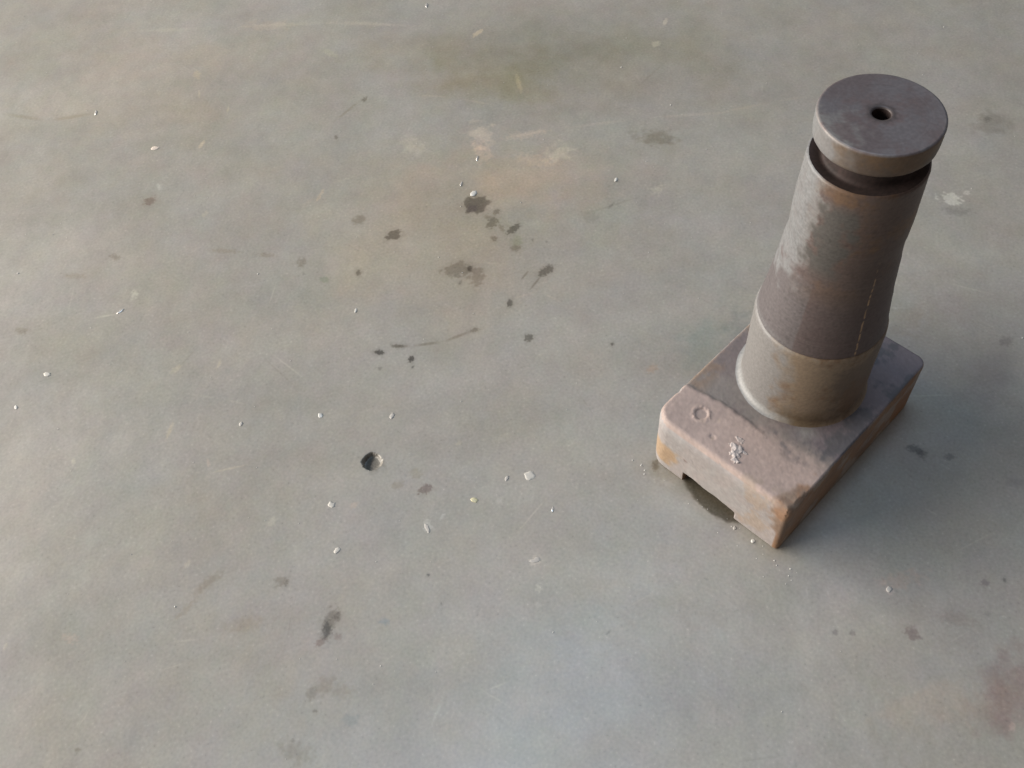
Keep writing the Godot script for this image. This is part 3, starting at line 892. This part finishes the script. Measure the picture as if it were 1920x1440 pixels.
	stain_or_shade(-18.6, -365.3, 3.5, 2.0, 166, Color(0.84, 0.827, 0.806), 0.5, 0.35)
	stain_or_shade(3.3, -383.0, 3.6, 2.0, 105, Color(0.7, 0.69, 0.672), 0.4, 0.35)
	stain_or_shade(-84.9, -587.5, 3.7, 2.0, 120, Color(0.84, 0.827, 0.806), 0.5, 0.35)
	stain_or_shade(-97.4, -576.4, 15.7, 1.6, 132, Color(0.94, 0.926, 0.902), 0.7, 0.35)
	stain_or_shade(-104.5, -549.3, 2.8, 1.8, 81, Color(0.82, 0.808, 0.787), 0.6, 0.35)
	stain_or_shade(27.8, -405.9, 6.4, 3.6, 142, Color(0.74, 0.729, 0.71), 0.4, 0.4)
	stain_or_shade(20.1, -396.9, 8.5, 0.9, 128, Color(0.85, 0.837, 0.816), 0.6, 0.2)
	stain_or_shade(14.5, -404.2, 5.4, 0.9, 127, Color(0.85, 0.837, 0.816), 0.6, 0.2)
	stain_or_shade(12.0, -355.3, 3.2, 3.1, 60, Color(0.74, 0.729, 0.71), 0.4, 0.35)
	stain_or_shade(59.4, -344.8, 1.6, 1.2, 99, Color(0.7, 0.69, 0.672), 0.5, 0.35)
	stain_or_shade(-78.1, -281.4, 7.6, 6.7, 60, Color(0.93, 0.916, 0.893), 0.7, 0.35)
	stain_or_shade(-51.1, -261.4, 4.8, 2.9, 156, Color(0.83, 0.79, 0.78), 0.35, 0.5)
	stain_or_shade(-65.7, -266.1, 4.5, 3.3, 178, Color(0.94, 0.926, 0.902), 0.6, 0.35)
	stain_or_shade(-55.6, -271.4, 5.2, 4.5, -156, Color(0.955, 0.941, 0.917), 0.7, 0.35)
	stain_or_shade(-100.0, -193.1, 9.3, 3.8, 109, Color(0.86, 0.847, 0.826), 0.5, 0.5)
	stain_or_shade(-101.0, -189.4, 5.0, 2.4, 95, Color(0.72, 0.709, 0.691), 0.5, 0.5)
	stain_or_shade(-104.2, -183.5, 3.4, 2.2, 155, Color(0.86, 0.81, 0.79), 0.6, 0.35)
	stain_or_shade(-96.0, -185.1, 2.9, 2.3, -159, Color(0.9, 0.87, 0.86), 0.6, 0.35)
	stain_or_shade(-96.2, -195.4, 2.8, 2.1, 79, Color(0.85, 0.837, 0.816), 0.5, 0.35)
	stain_or_shade(-125.3, -217.1, 4.7, 3.4, -162, Color(0.89, 0.877, 0.854), 0.6, 0.5)
	stain_or_shade(-122.3, -216.2, 2.5, 1.1, 103, Color(0.84, 0.827, 0.806), 0.5, 0.35)
	stain_or_shade(-102.2, -162.1, 7.1, 5.3, 151, Color(0.93, 0.916, 0.893), 0.7, 0.4)
	stain_or_shade(-107.6, -158.9, 3.9, 3.1, 97, Color(0.9, 0.886, 0.864), 0.6, 0.35)
	stain_or_shade(-105.6, -150.7, 1.5, 1.0, -168, Color(0.84, 0.827, 0.806), 0.5, 0.35)
	stain_or_shade(-89.0, -144.7, 5.9, 3.8, -169, Color(0.93, 0.95, 0.96), 0.7, 0.4)
	stain_or_shade(-115.3, -138.2, 1.5, 1.2, -160, Color(0.86, 0.847, 0.826), 0.6, 0.35)
	stain_or_shade(-113.4, -132.8, 11.6, 6.2, -153, Color(0.92, 0.906, 0.883), 0.8, 0.4)
	stain_or_shade(-161.8, -220.5, 11.1, 3.7, 141, Color(0.93, 0.916, 0.893), 0.8, 0.3)
	stain_or_shade(-171.1, -207.9, 9.9, 2.4, 136, Color(0.96, 0.946, 0.922), 0.8, 0.35)
	stain_or_shade(-93.4, -158.7, 7.6, 4.4, -170, Color(0.95, 0.936, 0.912), 0.8, 0.35)
	stain_or_shade(-73.2, -190.5, 3.7, 2.7, -167, Color(0.9, 0.95, 1), 0.8, 0.35)
	stain_or_shade(-214.2, -144.0, 2.0, 1.2, -166, Color(0.9, 0.886, 0.864), 0.6, 0.35)
	stain_or_shade(205.8, -255.5, 6.2, 3.1, -150, Color(0.76, 0.77, 0.78), 0.6, 0.4)
	stain_or_shade(208.2, -252.6, 3.1, 3.0, 176, Color(0.85, 0.85, 0.85), 0.5, 0.35)
	stain_or_shade(221.7, -249.0, 3.6, 2.5, 173, Color(0.83, 0.83, 0.84), 0.6, 0.35)
	stain_or_shade(173.2, -158.4, 4.9, 3.9, -131, Color(0.85, 0.81, 0.81), 0.6, 0.4)
	stain_or_shade(138.2, -162.6, 1.9, 1.6, 134, Color(0.86, 0.85, 0.86), 0.6, 0.35)
	stain_or_shade(145.9, -161.5, 1.9, 1.6, 134, Color(0.86, 0.85, 0.86), 0.6, 0.35)
	stain_or_shade(214.5, -179.3, 3.0, 2.5, 129, Color(0.86, 0.84, 0.86), 0.6, 0.35)
	stain_or_shade(224.0, -179.6, 1.4, 0.9, 121, Color(0.8, 0.8, 0.8), 0.5, 0.35)
	stain_or_shade(210.2, -164.1, 2.3, 1.7, -158, Color(0.92, 0.92, 0.92), 0.7, 0.35)
	stain_or_shade(277.0, -318.2, 5.5, 4.3, 161, Color(0.88, 0.87, 0.88), 0.7, 0.35)
	stain_or_shade(225.5, -340.5, 18.5, 14.9, 165, Color(0.96, 0.946, 0.922), 0.9, 0.35)
	stain_or_shade(33.3, -173.8, 2.3, 0.8, 150, Color(0.86, 0.86, 0.86), 0.6, 0.35)
	stain_or_shade(-51.3, -212.7, 0.9, 0.8, 70, Color(0.75, 0.75, 0.75), 0.5, 0.35)
	stain_or_shade(-45.5, -196.8, 0.7, 0.6, 68, Color(0.8, 0.8, 0.8), 0.5, 0.35)
	stain_or_shade(249.3, -230.2, 8.0, 4.3, -179, Color(0.93, 0.93, 0.94), 0.8, 0.35)
	stain_or_shade(194.8, -163.1, 11.6, 4.3, -164, Color(0.95, 0.93, 0.92), 0.8, 0.35)
	stain_or_shade(84.7, -195.5, 1.3, 0.8, -177, Color(0.92, 0.92, 0.92), 0.6, 0.35)
	stain_or_shade(172.2, -125.4, 40.9, 13.5, 176, Color(1.03, 1, 0.98), 0.95, 0.35)
	stain_or_shade(79.2, -324.6, 4.7, 3.3, 137, Color(1.03, 0.97, 0.93), 0.7, 0.35)
	stain_or_shade(176.7, -185.4, 15.9, 5.7, 171, Color(1.06, 1.02, 1), 0.8, 0.5)
	stain_or_shade(169.3, -180.4, 3.1, 2.4, 123, Color(1.1, 1.08, 1.08), 0.5, 0.4)
	stain_or_shade(-113.9, -493.1, 7.5, 1.6, 112, Color(1.14, 1.1, 1.05), 0.6, 0.4)
	stain_or_shade(-199.3, -556.5, 6.0, 1.9, 111, Color(1.14, 1.11, 1.06), 0.6, 0.35)
	stain_or_shade(-224.6, -517.0, 5.0, 2.1, 70, Color(1.09, 1.1, 1.1), 0.6, 0.35)
	stain_or_shade(-207.0, -613.0, 7.5, 1.2, 83, Color(1.08, 1.07, 1.04), 0.6, 0.35)
	stain_or_shade(-183.9, -591.8, 5.1, 1.2, 93, Color(1.08, 1.08, 1.04), 0.6, 0.35)
	stain_or_shade(-227.3, -420.7, 5.4, 3.4, 96, Color(1.12, 1.13, 1.12), 0.7, 0.5)
	stain_or_shade(-243.2, -405.6, 9.6, 1.1, 174, Color(1.1, 1.1, 1.09), 0.7, 0.2)
	stain_or_shade(-194.1, -359.0, 4.6, 2.8, 135, Color(1.09, 1.08, 1.05), 0.7, 0.35)
	stain_or_shade(-169.1, -359.3, 4.3, 1.4, 104, Color(1.1, 1.09, 1.05), 0.7, 0.35)
	stain_or_shade(-189.7, -486.4, 4.0, 3.0, 129, Color(1.06, 1.05, 1.02), 0.7, 0.35)
	stain_or_shade(-192.7, -315.9, 7.9, 1.6, 102, Color(1.1, 1.08, 1.03), 0.7, 0.3)
	stain_or_shade(-156.7, -286.7, 12.8, 1.0, 172, Color(1.09, 1.08, 1.05), 0.7, 0.2)
	stain_or_shade(-168.7, -291.5, 3.5, 1.1, 75, Color(1.1, 1.06, 1.04), 0.6, 0.35)
	stain_or_shade(-227.2, -198.4, 6.4, 3.2, -154, Color(1.07, 1.03, 1.02), 0.7, 0.5)
	stain_or_shade(-169.3, -191.2, 9.3, 0.8, 179, Color(1.07, 1.07, 1.06), 0.8, 0.3)
	stain_or_shade(-173.8, -232.1, 3.1, 1.9, 128, Color(1.09, 1.08, 1.06), 0.7, 0.35)
	stain_or_shade(-131.4, -251.7, 4.8, 2.8, 116, Color(1.07, 1.07, 1.05), 0.7, 0.35)
	stain_or_shade(-244.3, -301.5, 3.1, 1.5, 82, Color(1.1, 1.1, 1.07), 0.6, 0.35)
	stain_or_shade(-259.2, -197.5, 3.0, 1.2, 100, Color(1.1, 1.1, 1.06), 0.6, 0.35)
	stain_or_shade(-50.9, -239.7, 4.9, 2.7, 74, Color(1.1, 1.11, 1.12), 0.5, 0.6)
	stain_or_shade(-43.0, -244.4, 2.9, 1.2, 129, Color(1.08, 1.09, 1.1), 0.6, 0.35)
	stain_or_shade(-89.1, -256.3, 3.3, 2.3, 157, Color(1.06, 1.03, 1), 0.6, 0.35)
	stain_or_shade(1.5, -191.5, 2.3, 2.2, -169, Color(1.07, 1.07, 1.08), 0.5, 0.35)
	stain_or_shade(2.4, -199.7, 2.8, 2.1, 94, Color(1.09, 1.09, 1.08), 0.5, 0.6)
	stain_or_shade(2.4, -214.3, 3.5, 2.6, 167, Color(1.09, 1.08, 1.07), 0.5, 0.7)
	stain_or_shade(-13.0, -250.3, 2.5, 2.2, 86, Color(1.06, 1.06, 1.07), 0.6, 0.35)
	stain_or_shade(-49.6, -144.3, 9.4, 1.0, 114, Color(1.05, 1.06, 1.06), 0.8, 0.35)
	stain_or_shade(-32.0, -288.1, 2.4, 1.7, 145, Color(1.07, 1.06, 1.03), 0.6, 0.35)
	stain_or_shade(130.4, -183.6, 3.3, 0.5, 99, Color(1.07, 1.07, 1.07), 0.7, 0.35)
	stain_or_shade(139.9, -182.5, 3.1, 0.5, 86, Color(1.06, 1.06, 1.06), 0.7, 0.35)
	stain_or_shade(74.7, -250.6, 6.6, 2.2, -143, Color(1.06, 1.07, 1.08), 0.7, 0.35)
	stain_or_shade(202.1, -112.6, 2.9, 1.9, 123, Color(1.12, 1.08, 1.08), 0.6, 0.35)
	stain_or_shade(-210.6, -636.1, 6.6, 3.5, 77, Color(1.08, 1.06, 1.02), 0.6, 0.5)
	stain_or_shade(-110.6, -645.6, 11.7, 4.3, -138, Color(1.05, 1.05, 1.02), 0.7, 0.35)
	stain_or_shade(-8.7, -288.7, 8.8, 3.4, 162, Color(1.03, 1.03, 1.02), 0.8, 0.35)
	stain_or_shade(23.8, -446.2, 10.2, 4.7, -171, Color(1.03, 1.04, 1.03), 0.8, 0.35)
	stain_or_shade(-141.1, -196.4, 15.4, 5.6, 174, Color(0.97, 0.955, 0.931), 0.9, 0.35)
	stain_or_shade(28.2, -280.9, 5.7, 4.0, -172, Color(1.03, 1.03, 1.02), 0.8, 0.35)
	stain_or_shade(-62.0, -358.7, 6.2, 1.6, -170, Color(0.87, 0.857, 0.835), 0.8, 0.1)
	stain_or_shade(-47.1, -358.4, 10.6, 1.6, 176, Color(0.87, 0.857, 0.835), 0.8, 0.1)
	stain_or_shade(-29.0, -361.8, 10.4, 1.6, 161, Color(0.87, 0.857, 0.835), 0.8, 0.1)
	stain_or_shade(-64.3, -359.2, 4.4, 1.6, -171, Color(0.8, 0.788, 0.768), 0.5, 0.35)
	stain_or_shade(28.3, -532.3, 25.2, 2.2, 173, Color(1.05, 1.04, 1.03), 0.8, 0.1)
	stain_or_shade(78.5, -535.7, 31.1, 2.2, 178, Color(1.05, 1.04, 1.03), 0.8, 0.1)
	stain_or_shade(141.0, -535.0, 38.9, 2.2, -177, Color(1.05, 1.04, 1.03), 0.8, 0.1)
	stain_or_shade(-34.2, -583.0, 15.3, 1.8, -165, Color(1.05, 1.04, 1.03), 0.8, 0.1)
	stain_or_shade(-6.0, -572.6, 18.3, 1.7, -154, Color(1.05, 1.04, 1.03), 0.8, 0.1)
	stain_or_shade(176.4, -536.5, 26.1, 2.1, 171, Color(1.04, 1.03, 1.02), 0.8, 0.1)
	stain_or_shade(212.6, -540.9, 14.8, 2.2, 176, Color(1.04, 1.03, 1.02), 0.8, 0.1)
	stain_or_shade(-334.8, -607.0, 22.8, 2.7, -158, Color(0.95, 0.936, 0.912), 0.8, 0.1)
	stain_or_shade(-298.6, -601.4, 19.5, 3.1, 175, Color(0.95, 0.936, 0.912), 0.8, 0.1)
	stain_or_shade(-242.2, -697.5, 52.6, 3.5, -173, Color(1.04, 1.04, 1.03), 0.8, 0.1)
	stain_or_shade(-149.3, -688.7, 51.7, 3.5, -175, Color(1.04, 1.04, 1.03), 0.8, 0.1)
	stain_or_shade(-78.3, -678.0, 28.8, 3.3, -164, Color(1.04, 1.04, 1.03), 0.8, 0.1)
	stain_or_shade(13.4, -388.2, 9.5, 1.2, 165, Color(1.04, 1.03, 1.02), 0.8, 0.1)
	stain_or_shade(29.1, -383.9, 10.7, 1.2, -139, Color(1.04, 1.03, 1.02), 0.8, 0.1)
	stain_or_shade(-174.7, -336.7, 12.8, 1.1, -163, Color(1.04, 1.04, 1.03), 0.8, 0.1)
	stain_or_shade(-155.9, -330.3, 9.5, 1.0, -157, Color(1.04, 1.04, 1.03), 0.8, 0.1)
	stain_or_shade(96.2, -238.3, 19.4, 8.2, -127, Color(0.6, 0.585, 0.54), 0.25, 0.1)  # shadow under the channel of the foot, painted dark on the floor
	stain_or_shade(70.5, -261.8, 4.5, 2.2, 100, Color(0.8, 0.77, 0.72), 0.5, 0.3)
	stain_or_shade(-79.9, -281.9, 6.5, 5.4, 72, Color(0.66, 0.66, 0.655), 0.5, 0.15)  # shade inside the pit, painted into the concrete
	stain_or_shade(224.8, -287.7, 19.4, 0.8, -175, Color(1.07, 1.07, 1.06), 0.8, 0.15)
	stain_or_shade(-174.8, -178.8, 10.7, 0.6, 168, Color(1.07, 1.07, 1.06), 0.8, 0.15)
	stain_or_shade(271.9, -358.0, 19.5, 0.8, -152, Color(1.07, 1.07, 1.06), 0.8, 0.15)
	stain_or_shade(201.9, -219.2, 4.8, 0.7, -139, Color(1.08, 1.08, 1.07), 0.8, 0.15)
	stain_or_shade(-97.3, -505.8, 15.2, 1.3, 162, Color(1.04, 1.04, 1.03), 0.8, 0.15)
	stain_or_shade(221.0, -298.1, 19.0, 0.5, 135, Color(1.07, 1.07, 1.06), 0.8, 0.15)
	stain_or_shade(-187.8, -367.0, 10.8, 0.7, 125, Color(0.95, 0.945, 0.94), 0.8, 0.15)
	stain_or_shade(214.2, -358.5, 21.3, 0.8, 141, Color(1.07, 1.07, 1.06), 0.8, 0.15)
	stain_or_shade(-140.7, -409.8, 13.3, 0.7, 101, Color(1.08, 1.08, 1.07), 0.8, 0.15)
	stain_or_shade(222.6, -350.1, 9.0, 0.7, -174, Color(1.07, 1.07, 1.06), 0.8, 0.15)
	stain_or_shade(261.3, -446.1, 7.8, 0.8, 132, Color(1.06, 1.06, 1.05), 0.8, 0.15)
	stain_or_shade(-237.2, -254.3, 13.0, 0.5, -161, Color(1.05, 1.05, 1.04), 0.8, 0.15)
	stain_or_shade(-4.3, -416.5, 16.2, 1.0, -168, Color(1.04, 1.04, 1.03), 0.8, 0.15)
	stain_or_shade(-267.2, -422.4, 17.3, 0.8, -90, Color(1.06, 1.06, 1.05), 0.8, 0.15)
	stain_or_shade(19.7, -136.5, 11.3, 0.4, 126, Color(1.05, 1.05, 1.04), 0.8, 0.15)
	stain_or_shade(126.7, -300.3, 9.7, 0.6, -156, Color(1.04, 1.04, 1.03), 0.8, 0.15)
	stain_or_shade(-61.5, -154.4, 15.0, 0.5, -152, Color(1.04, 1.04, 1.03), 0.8, 0.15)
	stain_or_shade(-21.9, -153.4, 8.1, 0.6, 164, Color(1.07, 1.07, 1.06), 0.8, 0.15)
	stain_or_shade(39.9, -303.6, 16.0, 0.5, -113, Color(0.95, 0.945, 0.94), 0.8, 0.15)
	stain_or_shade(192.7, -154.3, 8.8, 0.5, 158, Color(1.07, 1.07, 1.06), 0.8, 0.15)
	stain_or_shade(-213.7, -158.4, 5.8, 0.5, 119, Color(1.07, 1.07, 1.06), 0.8, 0.15)
	stain_or_shade(217.5, -200.7, 17.6, 0.6, 159, Color(1.08, 1.08, 1.07), 0.8, 0.15)
	stain_or_shade(152.5, -368.5, 17.6, 1.0, -168, Color(1.05, 1.05, 1.04), 0.8, 0.15)
	stain_or_shade(50.0, -187.9, 13.0, 0.5, 155, Color(1.05, 1.05, 1.04), 0.8, 0.15)
	stain_or_shade(-133.8, -349.6, 20.9, 0.8, -130, Color(0.95, 0.945, 0.94), 0.8, 0.15)
	stain_or_shade(121.4, -582.6, 23.8, 1.1, 135, Color(0.95, 0.945, 0.94), 0.8, 0.15)
	stain_or_shade(-28.7, -142.1, 3.2, 0.4, -149, Color(0.95, 0.945, 0.94), 0.8, 0.15)
	stain_or_shade(-126.5, -397.5, 6.5, 1.0, -169, Color(1.04, 1.04, 1.03), 0.8, 0.15)
	stain_or_shade(76.9, -456.3, 22.8, 1.0, 164, Color(0.95, 0.945, 0.94), 0.8, 0.15)
	stain_or_shade(3.0, -239.8, 17.4, 0.7, 133, Color(1.08, 1.08, 1.07), 0.8, 0.15)
	stain_or_shade(-21.5, -147.4, 12.9, 0.6, -143, Color(1.07, 1.07, 1.06), 0.8, 0.15)
	stain_or_shade(-119.8, -191.9, 6.7, 0.5, 98, Color(0.95, 0.945, 0.94), 0.8, 0.15)
	stain_or_shade(-127.7, -352.0, 21.3, 0.8, -134, Color(1.08, 1.08, 1.07), 0.8, 0.15)
	stain_or_shade(91.6, -110.1, 12.4, 0.5, 179, Color(0.95, 0.945, 0.94), 0.8, 0.15)
